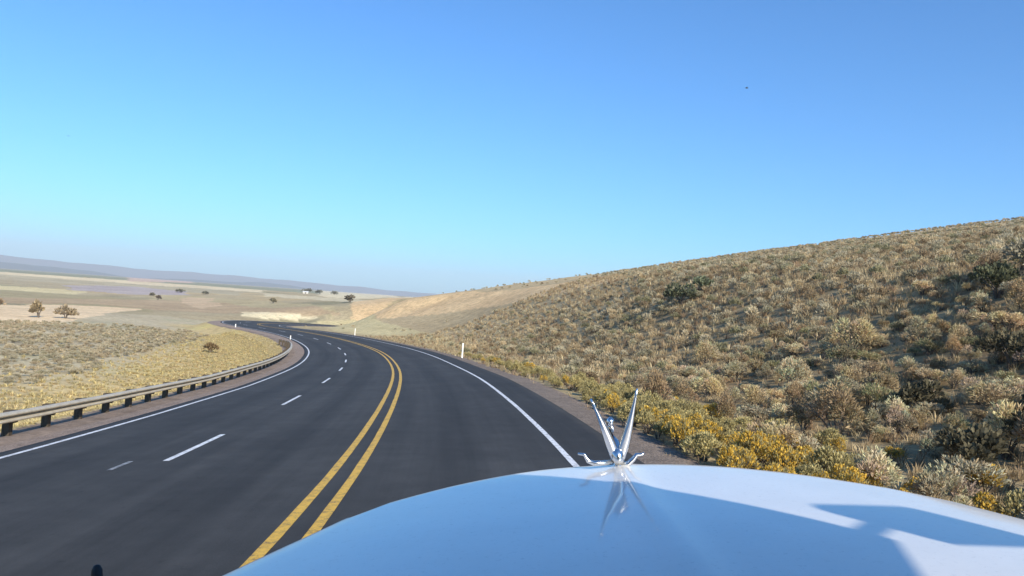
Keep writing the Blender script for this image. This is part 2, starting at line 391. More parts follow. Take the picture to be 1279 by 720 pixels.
def m_white_paint():
    m = mat('white_car_paint', (.74, .76, .78), rough=.4, coat=.7, coat_rough=.03, spec=.25); t = NT(m)
    pos = t.n('ShaderNodeTexCoord').outputs['Object']
    n = t.noise(pos, 3., 5, .6); s = t.noise(pos, 60., 4, .8)
    t.base(t.mix(t.ramp(n, [(.3, (.71, .70, .67)), (.7, (.78, .77, .74))]), t.ramp(s, [(.30, .80), (.42, 1.)]), 1., 'MULTIPLY'))
    t.l(t.ramp(n, [(.3, .03), (.7, .09)]), t.p.inputs['Coat Roughness'])
    return m


M_LAND, M_ASPH, M_GRAVEL = m_land(), m_asphalt(), m_gravel()
M_WHITE, M_YELLOW, M_OLD = m_paint('white_road_paint', (.80, .80, .80), .43), m_paint('yellow_road_paint', (.74, .44, .06), .43), m_paint('worn_road_paint', (.42, .42, .42), .5)
M_SAGE, M_YBRUSH, M_GRASS, M_TREE = m_leaf('sage_leaf', .22), m_leaf('rabbitbrush_leaf', .15), m_leaf('dry_grass_blade', .1, .35), m_leaf('tree_leaf', .1)
M_TWIG = mat('grey_bark', (.11, .09, .07), .9)
M_GALV, M_WOOD = m_galv(), m_wood()
M_HOOD = m_white_paint()
M_CHROME = mat('chrome', (.68, .68, .68), .17, 1.)
M_BLACK = mat('black_rubber', (.012, .012, .014), .6)
M_GLASS = mat('dark_cab_glass', (.02, .025, .03), .04, spec=.8)
M_SCREEN = mat('clear_windscreen', (1, 1, 1), .03); _t = NT(M_SCREEN)
_tr = _t.n('ShaderNodeBsdfTransparent'); _tr.inputs['Color'].default_value = (.90, .93, .92, 1)
_gl = _t.n('ShaderNodeBsdfGlossy'); _gl.inputs['Roughness'].default_value = .02
_fr = _t.n('ShaderNodeFresnel'); _fr.inputs['IOR'].default_value = 1.45
_mx = _t.n('ShaderNodeMixShader'); _t.l(_fr.outputs[0], _mx.inputs[0]); _t.l(_tr.outputs[0], _mx.inputs[1]); _t.l(_gl.outputs[0], _mx.inputs[2])
_t.l(_mx.outputs[0], _t.t.nodes['Material Output'].inputs['Surface'])
M_PLASTIC = mat('white_marker_plastic', (.78, .77, .70), .5)
M_REFL = mat('white_reflector', (.85, .86, .84), .25, coat=.6)

# ------------------------------------------------------------------ land
def land_colour(x, y):
    r = np.hypot(x, y); n = len(x)
    C = np.empty((n, 3))
    s, o = road_frame(np.where(r < 420, x, 0), np.where(r < 420, y, 0)); o = np.where(r < 420, o, np.sign(x) * r)
    left = o < 0
    d = np.where(left, EDGE_L - o, o - EDGE_R)
    def lay(c, w):
        w = np.clip(w, 0, 1)[:, None]; C[:] = C * (1 - w) + np.array(c) * w
    C[:] = (.42, .34, .21)
    f1 = fbm(x, y, 60, 71); f2 = fbm(x, y, 9, 72); f3 = fbm(x, y, 2.5, 73, 3)
    # plain: patchwork of dry fields
    lay((.28, .25, .15), sstep(.05, .2, f1)); lay((.48, .37, .21), sstep(.05, .2, -f1))
    # sage ground on the left and the right hillside
    sageL = left & (d > 0) & (r < 200)
    lay((.47, .395, .265), sageL * 1.)
    lay((.42, .39, .25), sageL * sstep(.0, .25, f2 + f1) * .8)
    right = (~left) & (r < 420)
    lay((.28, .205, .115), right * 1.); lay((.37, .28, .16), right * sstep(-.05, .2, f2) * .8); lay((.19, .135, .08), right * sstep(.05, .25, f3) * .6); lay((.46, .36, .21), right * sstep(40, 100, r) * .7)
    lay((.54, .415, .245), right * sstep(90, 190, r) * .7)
    for col, poly in ZONES:
        P = np.array(poly); pad = 1
        bb = (x >= P[:, 0].min() - pad) & (x <= P[:, 0].max() + pad) & (y >= P[:, 1].min() - pad) & (y <= P[:, 1].max() + pad)
        if not bb.any(): continue
        jt = np.minimum(np.hypot(x[bb], y[bb]) * .012, 8); xx = x[bb] + jt * 1.6 * fbm(x[bb], y[bb], 14, 81, 3); yy = y[bb] + jt * 3 * fbm(x[bb], y[bb], 20, 85, 3); ins = np.zeros(len(xx), bool)
        j = len(P) - 1
        for i in range(len(P)):
            xi, yi, xj, yj = *P[i], *P[j]
            if yi != yj:
                ins ^= ((yi > yy) != (yj > yy)) & (xx < (xj - xi) * (yy - yi) / (yj - yi) + xi)
            j = i
        col = np.minimum(np.array(col) * (1.22 if P[:, 0].mean() < -20 else 1.), .8); full = np.zeros(n); full[bb] = ins
        lay(col, full * (.85 + .3 * f2))
    # yellow grass strip beyond the guard rail, tan verge on the right
    wid = 11 + 2.5 * f1 + np.interp(s, [20, 60, 94, 130], [-.5, 1, 2, -3.])
    ws = left * (d > 1.) * (1 - sstep(wid - 4, wid + 3, d + 6 * f2)) * (s > -40) * (s < 175) * (r < 200)
    lay((.55, .42, .21), ws); lay((.60, .49, .19), ws * sstep(0, .2, f2) * .7)
    wr = (~left) * sstep(.9, 1.8, d) * (1 - sstep(4, 9, d + 8 * f2)) * (r < 300)
    lay((.40, .32, .18), wr * .9)
    lay((.26, .20, .16), (np.abs(d) < 2.2) * 1. * (r < 300) * (s < 226) * (1 - (d > 1.2) * (~left)))
    return C


def polar_land():
    az = np.concatenate([np.arange(-180, -52, 4.), np.arange(-52, -34, .5), np.arange(-34, 36.01, .14), np.arange(36.5, 54, .5), np.arange(54, 180, 4.)])
    rad = np.concatenate([[1.2], np.exp(np.linspace(math.log(2.5), math.log(9200), 640))])
    A, Q = np.meshgrid(np.radians(az), rad)
    x = (np.sin(A) * Q); y = (np.cos(A) * Q)
    z = terrain(x, y)
    V = np.stack([x, y, z], -1).reshape(-1, 3)
    nr, na = A.shape
    i = np.arange(nr - 1)[:, None] * na + np.arange(na)[None]
    j = np.arange(nr - 1)[:, None] * na + (np.arange(na)[None] + 1) % na
    F = np.stack([j, i, i + na, j + na], -1).reshape(-1, 4)
    V = np.vstack([V, [[0, 0, V[:na, 2].mean()]]])
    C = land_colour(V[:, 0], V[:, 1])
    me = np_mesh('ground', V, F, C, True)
    return tag(link('ground', me, M_LAND), kind='structure')


polar_land()

# ------------------------------------------------------------------ road
def strip(name, offs, s0, s1, m, lift=0., tint=None, parent=None, step=.5, rag=0.):
    S = np.arange(s0, s1 + 1e-6, step) if s1 - s0 > 2 * step else np.linspace(s0, s1, 5)
    rows = []
    for k, (o, dz) in enumerate(offs):
        oo = o + (rag * fbm(S, S * 0 + k * 13.7, 1.2, 5, 3) if rag and k in (0, len(offs) - 1) else 0)
        P = road_point(S, oo); P[:, 2] += lift + dz; rows.append(P)
    G = np.stack(rows, 1); n = len(offs)
    i = (np.arange(len(S) - 1)[:, None] * n + np.arange(n - 1)[None])
    F = np.stack([i, i + 1, i + n + 1, i + n], -1).reshape(-1, 4)
    V = G.reshape(-1, 3)
    C = None
    if tint is not None:
        C = np.array([tint(o) for o, _ in offs])[None].repeat(len(S), 0).reshape(-1, 3)
    me = np_mesh(name, V, F, C, True)
    at = me.attributes.new('Track', 'FLOAT_VECTOR', 'POINT')
    at.data.foreach_set('vector', np.stack([np.repeat(S, n), np.tile([o for o, _ in offs], len(S)), np.zeros(len(V))], 1).astype(np.float32).ravel())
    return link(name, me, m, parent)


def road_tint(o):
    # wheel paths are a little paler, the strips between them darker with drips, the paved shoulder duller
    lanes = [(LANE_R / 2, LANE_R), (-LANE_M / 2, LANE_M), (-LANE_M - LANE_L / 2, LANE_L)]
    v = 1.
    for c, w in lanes:
        if abs(o - c) < w / 2:
            v = 1 + .14 * math.exp(-((abs(o - c) - .9) / .35) ** 2) - .20 * math.exp(-((o - c) / .4) ** 2)
    if o > LANE_R + .1: v = .86
    return (v, v, v)


RO = [EDGE_L - .02] + list(np.linspace(EDGE_L, EDGE_R, 49)) + [EDGE_R + .02]
road = strip('road', [(o, -.25 if i in (0, len(RO) - 1) else 0) for i, o in enumerate(RO)], -58, 258, M_ASPH, 0, road_tint, rag=0)
tag(road, kind='structure')
for o in (-.2, .2):
    strip('yellow_line', [(o - .07, 0), (o + .07, 0)], -58, 258, M_YELLOW, .006, parent=road, rag=.02)
strip('edge_line', [(LANE_R - .06, 0), (LANE_R + .06, 0)], -58, 258, M_WHITE, .006, parent=road, rag=.02)
strip('edge_line', [(-LANE_M - LANE_L - .06, 0), (-LANE_M - LANE_L + .06, 0)], -58, 258, M_WHITE, .006, parent=road, rag=.02)
for s in [3.4 + 11.8 * k for k in range(-4, 0)] + [15.3 + 11.82 * k for k in range(0, 19)]:
    strip('lane_dash', [(-LANE_M - .06, 0), (-LANE_M + .06, 0)], s, s + 4.1, M_WHITE, .006, parent=road)
strip('worn_dash', [(-4.15, 0), (-4.06, 0)], 14.3, 15.6, M_OLD, .006, parent=road)
gr = strip('gravel_shoulder', [(EDGE_R - .03, -.012), (EDGE_R + .4, -.02), (EDGE_R + .8, -.05), (EDGE_R + 1.2, -.10), (EDGE_R + 1.75, -.36)], -58, 258, M_GRAVEL, 0, lambda o: (.235, .185, .145), rag=.35)
gl = strip('gravel_shoulder', [(EDGE_L - 2.9, -.62), (EDGE_L - 2.3, -.26), (EDGE_L - 1.2, -.12), (EDGE_L - .5, -.04), (EDGE_L + .03, -.012)], -58, 258, M_GRAVEL, 0, lambda o: (.33, .25, .195), rag=.3)
tag(gr, kind='structure'); tag(gl, kind='structure')

# ------------------------------------------------------------------ distant hills
def ridge(name, r0, az0, az1, hfun, depth, col):
    az = np.radians(np.linspace(az0, az1, 260)); rows = []
    for t in np.linspace(0, 1, 12):
        rr = r0 + depth * t
        x, y = np.sin(az) * rr, np.cos(az) * rr
        h = hfun(np.degrees(az)) * math.sin(math.pi * min(t * .5 + 0., 1)) ** .9 if t < 1 else hfun(np.degrees(az))
        h = h + fbm(x, y, 900, 91) * 60 * t + fbm(x, y, 260, 92) * 30 * t
        rows.append(np.stack([x, y, -34 + h], -1))
    rr = r0 + depth * 1.4; rows.append(np.stack([np.sin(az) * rr, np.cos(az) * rr, az * 0 - 60], -1))
    G = np.stack(rows, 0); na = len(az); nr = len(rows)
    i = np.arange(nr - 1)[:, None] * na + np.arange(na - 1)[None]
    F = np.stack([i, i + 1, i + na + 1, i + na], -1).reshape(-1, 4)
    V = G.reshape(-1, 3)
    C = np.array(col) * (1 + .5 * fbm(V[:, 0], V[:, 1], 700, 95)[:, None])
    return tag(link(name, np_mesh(name, V, F, C, True), M_LAND), kind='structure')


ridge('distant_hills', 7600, -60, 20, lambda a: np.interp(a, [-60, -34, -27, -20, -12, -6, 20], [150, 168, 128, 118, 96, 80, 70]), 1200, (.10, .105, .09))
ridge('distant_hills', 5200, -60, 20, lambda a: np.interp(a, [-60, -36, -29, -25, -17, -8, 20], [45, 62, 66, 40, 52, 30, 30]), 900, (.09, .10, .075))

# ------------------------------------------------------------------ plants
def spray_mesh(P, D, L, Wd, C, up=.3, k=2, twist=None):
    """k-bladed sprays of leaf-sized triangles: base points P, directions D, lengths L, widths Wd, colours C"""
    n = len(P); V = []; F = []; CC = []
    for j in range(k):
        D2 = D + RNG.normal(0, .35, (n, 3)); D2[:, 2] += up * .3
        D2 /= np.linalg.norm(D2, axis=1)[:, None]
        side = np.cross(D2, RNG.normal(0, 1, (n, 3))); side /= np.linalg.norm(side, axis=1)[:, None] + 1e-9
        w = Wd[:, None] * .5
        a = P - side * w * .6; b = P + side * w * .6
        c = P + D2 * L[:, None] * .6 + side * w; d = P + D2 * L[:, None] + side * w * .1 - np.array([0, 0, 1]) * L[:, None] * .05; e = P + D2 * L[:, None] * .6 - side * w
        base = j * n * 5 + np.arange(n) * 5
        V.append(np.stack([a, b, c, d, e], 1).reshape(-1, 3))
        F.append(np.concatenate([np.stack([base, base + 1, base + 2], 1), np.stack([base, base + 2, base + 4], 1), np.stack([base + 4, base + 2, base + 3], 1)]))
        CC.append(np.repeat(C * RNG.uniform(.82, 1.18, (n, 1)), 5, 0))
    return np.vstack(V), np.vstack(F), np.vstack(CC)


def tri_sprays(P, D, L, Wd, C):
    """one triangle per spray, for plants too far off to show more"""
    n = len(P)
    side = np.cross(D, RNG.normal(0, 1, (n, 3))); side /= np.linalg.norm(side, axis=1)[:, None] + 1e-9
    w = Wd[:, None] * .5
    V = np.stack([P - side * w, P + side * w, P + D * L[:, None]], 1).reshape(-1, 3)
    return V, np.arange(n * 3).reshape(-1, 3), np.repeat(C, 3, 0)


def dome_points(n, lobes, R_, H, lump=.36):
    """points and outward directions over a lumpy, open dome of unit-less lobes"""
    la = RNG.uniform(0, 2 * math.pi, lobes); lr = np.sqrt(RNG.uniform(0.02, 1, lobes)) * .68
    lz = (1 - lr ** 1.6) * RNG.uniform(.45, .85, lobes) + .14
    lc = np.stack([np.cos(la) * lr, np.sin(la) * lr, lz], 1); ls = RNG.uniform(.65, 1.25, lobes) * lump
    i = RNG.integers(0, lobes, n)
    d = RNG.normal(0, 1, (n, 3)); d[:, 2] = np.abs(d[:, 2]) * 1.1 - .25; d /= np.linalg.norm(d, axis=1)[:, None]
    p = lc[i] + d * (ls[i] * RNG.uniform(.45, 1., n) ** .6)[:, None]
    p[:, 2] = np.maximum(p[:, 2], .03)
    D = d * .6 + p * np.array([.5, .5, .25]) + np.array([0, 0, .35]); D /= np.linalg.norm(D, axis=1)[:, None]
    return p * np.array([R_, R_, H]), D, i


SAGE_COLS = [(.39, .35, .22), (.50, .425, .27), (.30, .28, .155), (.54, .43, .25), (.46, .41, .275), (.33, .25, .145)]


def sage(R_, H, n, lobes=9, pal=0, leaf=(.10, .026), k=2):
    p, D, i = dome_points(n, lobes, R_, H)
    base = np.array(SAGE_COLS[pal]); lob = RNG.uniform(.8, 1.25, (lobes, 1)) * (1 + RNG.normal(0, .05, (lobes, 3)))
    C = base * lob[i]
    dry = RNG.random(n) < .16
    C[dry] = np.array([.48, .36, .21]) * RNG.uniform(.8, 1.2, (dry.sum(), 1))
    return spray_mesh(p, D, RNG.uniform(.7, 1.3, n) * leaf[0], RNG.uniform(.7, 1.3, n) * leaf[1], C, k=k)


def rabbit(R_, H, n, lobes=11, gold=True):
    p, D, i = dome_points(n, lobes, R_, H, .30)
    D[:, 2] += .5; D /= np.linalg.norm(D, axis=1)[:, None]
    tip = RNG.random(n) < np.clip(np.linalg.norm(p / np.array([R_, R_, H]), axis=1) - .35, 0, 1) * 1.15
    C = np.array([.33, .28, .13]) * RNG.uniform(.75, 1.2, (n, 1))
    C[tip] = np.array([.62, .41, .075] if gold else [.50, .42, .19]) * RNG.uniform(.75, 1.2, (tip.sum(), 1)) * np.array([1, 1, 1])
    return spray_mesh(p, D, np.where(tip, .055, .11) * RNG.uniform(.8, 1.3, n), np.where(tip, .030, .014) * RNG.uniform(.8, 1.3, n), C)


def tuft(n, H, spread, col, w=.012, var=.2):
    """grass tuft of arching blades"""
    a = RNG.uniform(0, 2 * math.pi, n); r0 = RNG.uniform(0, .35, n) * spread
    P = np.stack([np.cos(a) * r0, np.sin(a) * r0, np.zeros(n) - .02], 1)
    h = H * RNG.uniform(.55, 1.1, n); lean = RNG.uniform(.15, 1, n) * spread
    d = np.stack([np.cos(a), np.sin(a), np.zeros(n)], 1)
    side = np.stack([-np.sin(a), np.cos(a), np.zeros(n)], 1) * w
    m = P + d * (lean * .35)[:, None]; m[:, 2] += h * .62
    t = P + d * lean[:, None]; t[:, 2] += h
    V = np.stack([P - side, P + side, m + side * .8, m - side * .8, t], 1).reshape(-1, 3)
    b = np.arange(n) * 5
    F = np.concatenate([np.stack([b, b + 1, b + 2], 1), np.stack([b, b + 2, b + 3], 1), np.stack([b + 3, b + 2, b + 4], 1)])
    C = np.repeat(np.array(col) * RNG.uniform(1 - var, 1 + var, (n, 1)), 5, 0)
    return V, F, C


def stems_mesh(R_, H, n=11):
    b = MB()
    for k in range(n):
        a = random.uniform(0, 6.28); rr = random.uniform(.2, .75) * R_; h = random.uniform(.45, .8) * H
        b.tube([(math.cos(a) * .03, math.sin(a) * .03, -.08), (math.cos(a) * rr * .35, math.sin(a) * rr * .35, h * .45), (math.cos(a) * rr, math.sin(a) * rr, h)], [.022, .014, .005], 4, cap=False)
    me = bpy.data.meshes.new('woody_stems'); me.from_pydata(b.v, [], b.f); me.materials.append(M_TWIG)
    return me


class Many:
    """gathers placed copies of small meshes into one arrayed mesh (for what nobody could count)"""
    def __init__(self): self.V = []; self.F = []; self.C = []; self.n = 0
    def add(self, V, F, C, loc, rz, sc, tint=1., tilt=None):
        c, s = math.cos(rz), math.sin(rz)
        W = np.empty_like(V); W[:, 0] = V[:, 0] * c - V[:, 1] * s; W[:, 1] = V[:, 0] * s + V[:, 1] * c; W[:, 2] = V[:, 2]
        self.V.append(W * sc + np.asarray(loc)); self.F.append(F + self.n); self.C.append(C * tint); self.n += len(V)
    def build(self, name, m, kind='stuff'):
        return tag(link(name, np_mesh(name, np.vstack(self.V), np.vstack(self.F), np.clip(np.vstack(self.C), 0, .9)), m), kind=kind)


def in_view(x, y, margin=.04):
    return (y > 3) & (np.abs(x) < (.66 + margin) * y + 1.5)


# candidates for brush on the right hillside, in rings so that the count stays even
def scatter(n, rmin, rmax, azr, pw=2.):
    u = RNG.random(n); r = (rmin ** pw + u * (rmax ** pw - rmin ** pw)) ** (1 / pw); a = np.radians(RNG.uniform(*azr, n))
    return np.sin(a) * r, np.cos(a) * r


def thin(x, y, rad, keep=None):
    """drop points closer than the sum of their radii (times .8) to one already kept"""
    cell = {}; out = []
    g = 1.6
    for i in range(len(x)):
        cx, cy = int(x[i] // g), int(y[i] // g); ok = True
        for ix in (cx - 1, cx, cx + 1):
            for iy in (cy - 1, cy, cy + 1):
                for j in cell.get((ix, iy), ()):
                    if (x[i] - x[j]) ** 2 + (y[i] - y[j]) ** 2 < (.62 * (rad[i] + rad[j])) ** 2: ok = False; break
                if not ok: break
            if not ok: break
        if ok:
            cell.setdefault((cx, cy), []).append(i); out.append(i)
    return np.array(out)


def golden(x, y):
    """1 where the open golden grass of the far slope has no brush"""
    P = np.array([z for c, z in ZONES if tuple(c) == (.70, .49, .27)][0])
    ins = np.zeros(len(x), bool); j = len(P) - 1
    for i in range(len(P)):
        xi, yi, xj, yj = *P[i], *P[j]
        if yi != yj: ins ^= ((yi > y) != (yj > y)) & (x < (xj - xi) * (y - yi) / (yj - yi) + xi)
        j = i
    return ins


# ---- individual sagebrush and rabbitbrush near the road
sx, sy = scatter(17000, 4, 230, (-24, 37), 1.45)
ss, so = road_frame(sx, sy); sd = so - EDGE_R
srad = np.clip(np.exp(RNG.normal(math.log(.43), .34, len(sx))), .2, .95)
patch = fbm(sx, sy, 11, 61, 3)
ok = (sd > 3.4) & in_view(sx, sy) & (RNG.random(len(sx)) < np.clip(.85 + 3.0 * patch, .08, 1)) & ~(golden(sx, sy) & (RNG.random(len(sx)) < .93)) & (RNG.random(len(sx)) > .93 * sstep(.19, .12, sx / sy + .25 * patch) * sstep(88, 150, np.hypot(sx, sy) + 40 * patch)) & ((sd > 6.5) | (RNG.random(len(sx)) < .35)) & ~((ss > 85) & (sd < 30) & (RNG.random(len(sx)) < .6))
sx, sy, sd, srad, ss = [a[ok] for a in (sx, sy, sd, srad, ss)]
order = np.argsort(np.hypot(sx, sy)); sx, sy, sd, srad, ss = [a[order] for a in (sx, sy, sd, srad, ss)]
keep = thin(sx, sy, srad); sx, sy, sd, srad, ss = [a[keep] for a in (sx, sy, sd, srad, ss)]
sz = terrain(sx, sy); dist = np.hypot(sx, sy)
N_IND = min(300, len(sx))

VAR = []
for i in range(12):
    pal = i % 6; R_ = .5; H = random.choice([.55, .62, .7, .78])
    V, F, C = sage(R_, H, 1150, random.choice([8, 10, 13]), pal, (.078, .017))
    VAR.append((np_mesh('sagebrush', V, F, C), stems_mesh(R_, H), H))
COLNAME = ['grey-green', 'pale grey', 'olive green', 'tan', 'silvery grey', 'brown']
proto = {}


def put_plant(name, me, st, loc, rz, sc, first=[None]):
    o = link(name, me, None); o.location = loc; o.rotation_euler = (0, 0, rz); o.scale = sc
    c = link('woody_stems', st, None, o)
    return o


for v in VAR: v[0].materials.append(M_SAGE)
PX = lambda x, y: 639.5 + 1000 * x / max(y, .1)
for i in range(N_IND):
    v = i % 12 if i > 40 else RNG.integers(0, 12)
    me, st, H = VAR[v]
    sc = srad[i] / .5
    o = put_plant('sagebrush', me, st, (sx[i], sy[i], sz[i] - .03), RNG.uniform(0, 6.28), (sc, sc * RNG.uniform(.8, 1.25), sc * RNG.uniform(.6, 1.2)))
    o.rotation_euler = (RNG.normal(0, .1), RNG.normal(0, .1), o.rotation_euler[2])
    size = 'small' if srad[i] < .40 else ('broad' if srad[i] > .62 else 'middling')
    where = 'just above the rabbitbrush by the road' if sd[i] < 10 else ('on the lower slope right of the road' if sd[i] < 20 else 'among the packed brush higher up the right slope')
    tag(o, f'{size} {COLNAME[v % 6]} sagebrush {where}', 'sagebrush', 'sagebrush on the hillside right of the road')

rest = Many()
LOD1 = [tri_sprays(*[(lambda p, D, i: (p, D, RNG.uniform(.10, .19, 280), RNG.uniform(.045, .08, 280), np.array(SAGE_COLS[k]) * RNG.uniform(.75, 1.35, (280, 1))))(*dome_points(280, 8, .5, .66))][0]) for k in range(6)]
LOD2 = [tri_sprays(*[(lambda p, D, i: (p, D, RNG.uniform(.17, .30, 100), RNG.uniform(.10, .17, 100), np.array(SAGE_COLS[k]) * RNG.uniform(.75, 1.35, (100, 1))))(*dome_points(100, 6, .5, .66))][0]) for k in range(6)]
for i in range(N_IND, len(sx)):
    L = (LOD1 if dist[i] < 95 else LOD2)[RNG.integers(0, 6)]
    rest.add(*L, (sx[i], sy[i], sz[i] - .04), RNG.uniform(0, 6.28), min(srad[i], .5 if dist[i] < 100 else .34) / .5 * RNG.uniform(.8, 1.1), RNG.uniform(.9, 1.35))
# sage flats left of the road, far beyond the guard rail
lx, ly = scatter(17000, 40, 200, (-36, -12), 1.7)
ls_, lo = road_frame(lx, ly); ld = EDGE_L - lo
lf = fbm(lx, ly, 60, 71); lp = fbm(lx, ly, 10, 62, 3)
okl = (ld > 11.5 + 2.5 * lf + 5 * lp + np.interp(ls_, [20, 60, 94, 130], [-.5, 1, 2, -3.])) & in_view(lx, ly) & (RNG.random(len(lx)) < np.clip(.5 + 2. * lp, .06, 1)) & (np.hypot(lx, ly) < 128 + 60 * sstep(-62, -40, lx) + 10 * lf)
lx, ly = lx[okl], ly[okl]; lr_ = RNG.uniform(.16, .42, len(lx)); kp = thin(lx, ly, lr_); lx, ly, lr_ = lx[kp], ly[kp], lr_[kp]
lz = terrain(lx, ly)
for i in range(len(lx)):
    L = (LOD1 if math.hypot(lx[i], ly[i]) < 70 else LOD2)[RNG.integers(0, 6)]
    Vf = L[0] * np.array([1, 1, .7]); Cf = L[2] * .5 + np.array([.46, .395, .265]) * .5
    rest.add(Vf, L[1], Cf, (lx[i], ly[i], lz[i] - .04), RNG.uniform(0, 6.28), lr_[i] / .5, RNG.uniform(.95, 1.25))
rest.build('brush_cover', M_SAGE)

# rabbitbrush: a yellow fringe above the right-hand shoulder
RV = []
for i in range(6):
    H = random.choice([.55, .62, .7]); V, F, C = rabbit(.5, H, 900, random.choice([9, 12, 14]), gold=i < 3); me = np_mesh('rabbitbrush', V, F, C); me.materials.append(M_YBRUSH)
    RV.append((me, stems_mesh(.5, H), H))
bs = np.concatenate([RNG.uniform(5, 75, 330), RNG.uniform(5, 30, 330)])
bo = EDGE_R + 1.35 + np.abs(RNG.normal(0, 1.7, len(bs))) + .8 * fbm(bs, bs * 0, 8, 66)
br = RNG.uniform(.24, .52, len(bs)) * np.interp(bs, [20, 70], [1., .8])
P = road_point(bs, bo); kp = in_view(P[:, 0], P[:, 1]) & (fbm(bs, bs * 0, 6, 67) > -.13) & (RNG.random(len(bs)) < np.interp(bs, [0, 24, 45, 75], [1., .75, .5, .35]))
bs, bo, br, P = bs[kp], bo[kp], br[kp], P[kp]
order = np.argsort(bs); kp = order[thin(P[order, 0], P[order, 1], br[order] * .95)]
for i in kp:
    x, y = P[i, :2]; z = float(terrain(np.array([x]), np.array([y]))[0]); gold = RNG.random() < (.8 if 8 < bs[i] < 19 else .22); v = RNG.integers(0, 3) + (0 if gold else 3); sc = br[i] / .5
    o = put_plant('rabbitbrush', RV[v][0], RV[v][1], (x, y, z - .03), RNG.uniform(0, 6.28), (sc, sc, sc * RNG.uniform(.85, 1.15)))
    size = 'small' if br[i] < .32 else ('large' if br[i] > .44 else 'rounded')
    w2 = 'at the edge of the gravel shoulder' if bo[i] < EDGE_R + 3.6 else ('in the yellow fringe above the shoulder' if bo[i] < EDGE_R + 5 else 'behind the roadside fringe')
    w3 = ' near the truck' if bs[i] < 20 else (' further along the bend' if bs[i] > 42 else '')
    tag(o, f'{size} ' + ('golden' if gold else 'pale straw-yellow') + f' rabbitbrush {w2}{w3}', 'rabbitbrush', 'rabbitbrush along the right shoulder')

# dry grass: between the brush, in the verge, and the yellow sward beyond the guard rail
grass = Many()
TUF = [tuft(18, .30, .28, c, .013) for c in ((.54, .43, .25), (.47, .36, .21), (.60, .49, .29), (.40, .28, .17))]
TUFY = [tuft(18, .20, .32, c, .02) for c in ((.58, .45, .23), (.62, .50, .23), (.52, .44, .23))]
gx, gy = scatter(30000, 5, 130, (-14, 37), 1.3); gs, go = road_frame(gx, gy); gd = go - EDGE_R
okg = (gd > .75) & ((gd > 1.9) | (RNG.random(len(gx)) < .35)) & in_view(gx, gy) & (RNG.random(len(gx)) < np.clip(.75 + 1.5 * fbm(gx, gy, 6, 63), .1, 1))
gx, gy, gd = gx[okg], gy[okg], gd[okg]; gz = terrain(gx, gy)
for i in range(len(gx)):
    V, F, C = TUF[RNG.integers(0, 4)]
    rd = math.hypot(gx[i], gy[i])
    grass.add(V, F, C, (gx[i], gy[i], gz[i]), RNG.uniform(0, 6.28), RNG.uniform(.5, 1.15) * (1 + .6 * (rd > 40)) * (.7 if gd[i] < 4 else 1.), RNG.uniform(.75, 1.25))
hs = RNG.uniform(2, 140, 11000); hd = np.abs(RNG.normal(0, 1, len(hs))) * np.interp(hs, [20, 110], [6, 6]) + 2.2
ho = EDGE_L - hd; P = road_point(hs, ho); kp = in_view(P[:, 0], P[:, 1]); P, hd = P[kp], hd[kp]; hz = terrain(P[:, 0], P[:, 1])
for i in range(len(P)):
    V, F, C = TUFY[RNG.integers(0, 3)]
    grass.add(V, F, C, (P[i, 0], P[i, 1], hz[i]), RNG.uniform(0, 6.28), RNG.uniform(.5, 1.1) * (.55 if hd[i] < 3.6 else 1.), RNG.uniform(.85, 1.2))
grass.build('dry_grass', M_GRASS)


# ---- shrubs and trees that stand alone
def lone(name, px, py, Rr, H, n, pal, leaf, label, cat, trunk=True, group=None):
    z = float(terrain(np.array([px]), np.array([py]))[0])
    p, D, i = dome_points(n, 8, Rr, H * .97)
    C = np.array(pal) * RNG.uniform(.7, 1.3, (8, 1))[i] * RNG.uniform(.8, 1.2, (n, 1))
    V, F, CC = spray_mesh(p, D, RNG.uniform(.7, 1.3, n) * leaf, RNG.uniform(.7, 1.3, n) * leaf * .55, C, k=1)
    root = empty(name, (px, py, z - .05))
    link('crown', np_mesh('crown', V, F, CC), M_TREE, root)
    b = MB()
    for k in range(7):
        a = k * .9 + random.uniform(-.2, .2); rr = Rr * random.uniform(.3, .6)
        b.tube([(0.05 * math.cos(a), .05 * math.sin(a), -.2), (rr * .3 * math.cos(a), rr * .3 * math.sin(a), H * .3), (rr * math.cos(a), rr * math.sin(a), H * .68)], [.05 * H, .03 * H, .01 * H], 5)
    b.build('trunk', M_TWIG, root)
    return tag(root, label, cat, group)


lone('shrub', -74.4, 126.6, 1.25, 2.3, 260, (.30, .235, .14), .5, 'tall brown shrub with a pointed top on the pale field', 'shrub')
lone('shrub', -71.8, 129.7, 1.55, 1.75, 300, (.34, .27, .17), .5, 'wide low brown shrub on the pale field', 'shrub')
lone('shrub', -98.6, 152.4, 2.2, 1.9, 300, (.32, .24, .15), .55, 'dull brown shrub at the far left end of the pale field', 'shrub')
lone('shrub', -30.5, 82.3, .95, .95, 300, (.20, .14, .07), .25, 'rust brown bush at the border of yellow grass and sage beyond the guardrail', 'shrub')
lone('shrub', 13.7, 64.6, 1.6, 1.5, 700, (.15, .16, .095), .25, 'big dark green bush standing out halfway up the right hillside', 'shrub')
lone('shrub', 15.6, 65.5, 1.2, 1.2, 500, (.20, .22, .13), .25, 'pale green bush beside the big dark bush on the hillside', 'shrub')
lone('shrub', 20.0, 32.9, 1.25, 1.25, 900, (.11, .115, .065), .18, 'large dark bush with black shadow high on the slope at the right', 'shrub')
lone('shrub', 22.2, 33.6, 1.5, 1.7, 900, (.26, .23, .16), .18, 'tall pale grey bush behind the large dark bush on the slope', 'shrub')
for qx, qy, qr, qh, lab in SHADE_BUSHES:
    lone('shrub', qx, qy, qr, qh, 1300, (.115, .10, .06), .13, lab, 'shrub')  # added bushes, dark leaf colour standing in for shadow masses
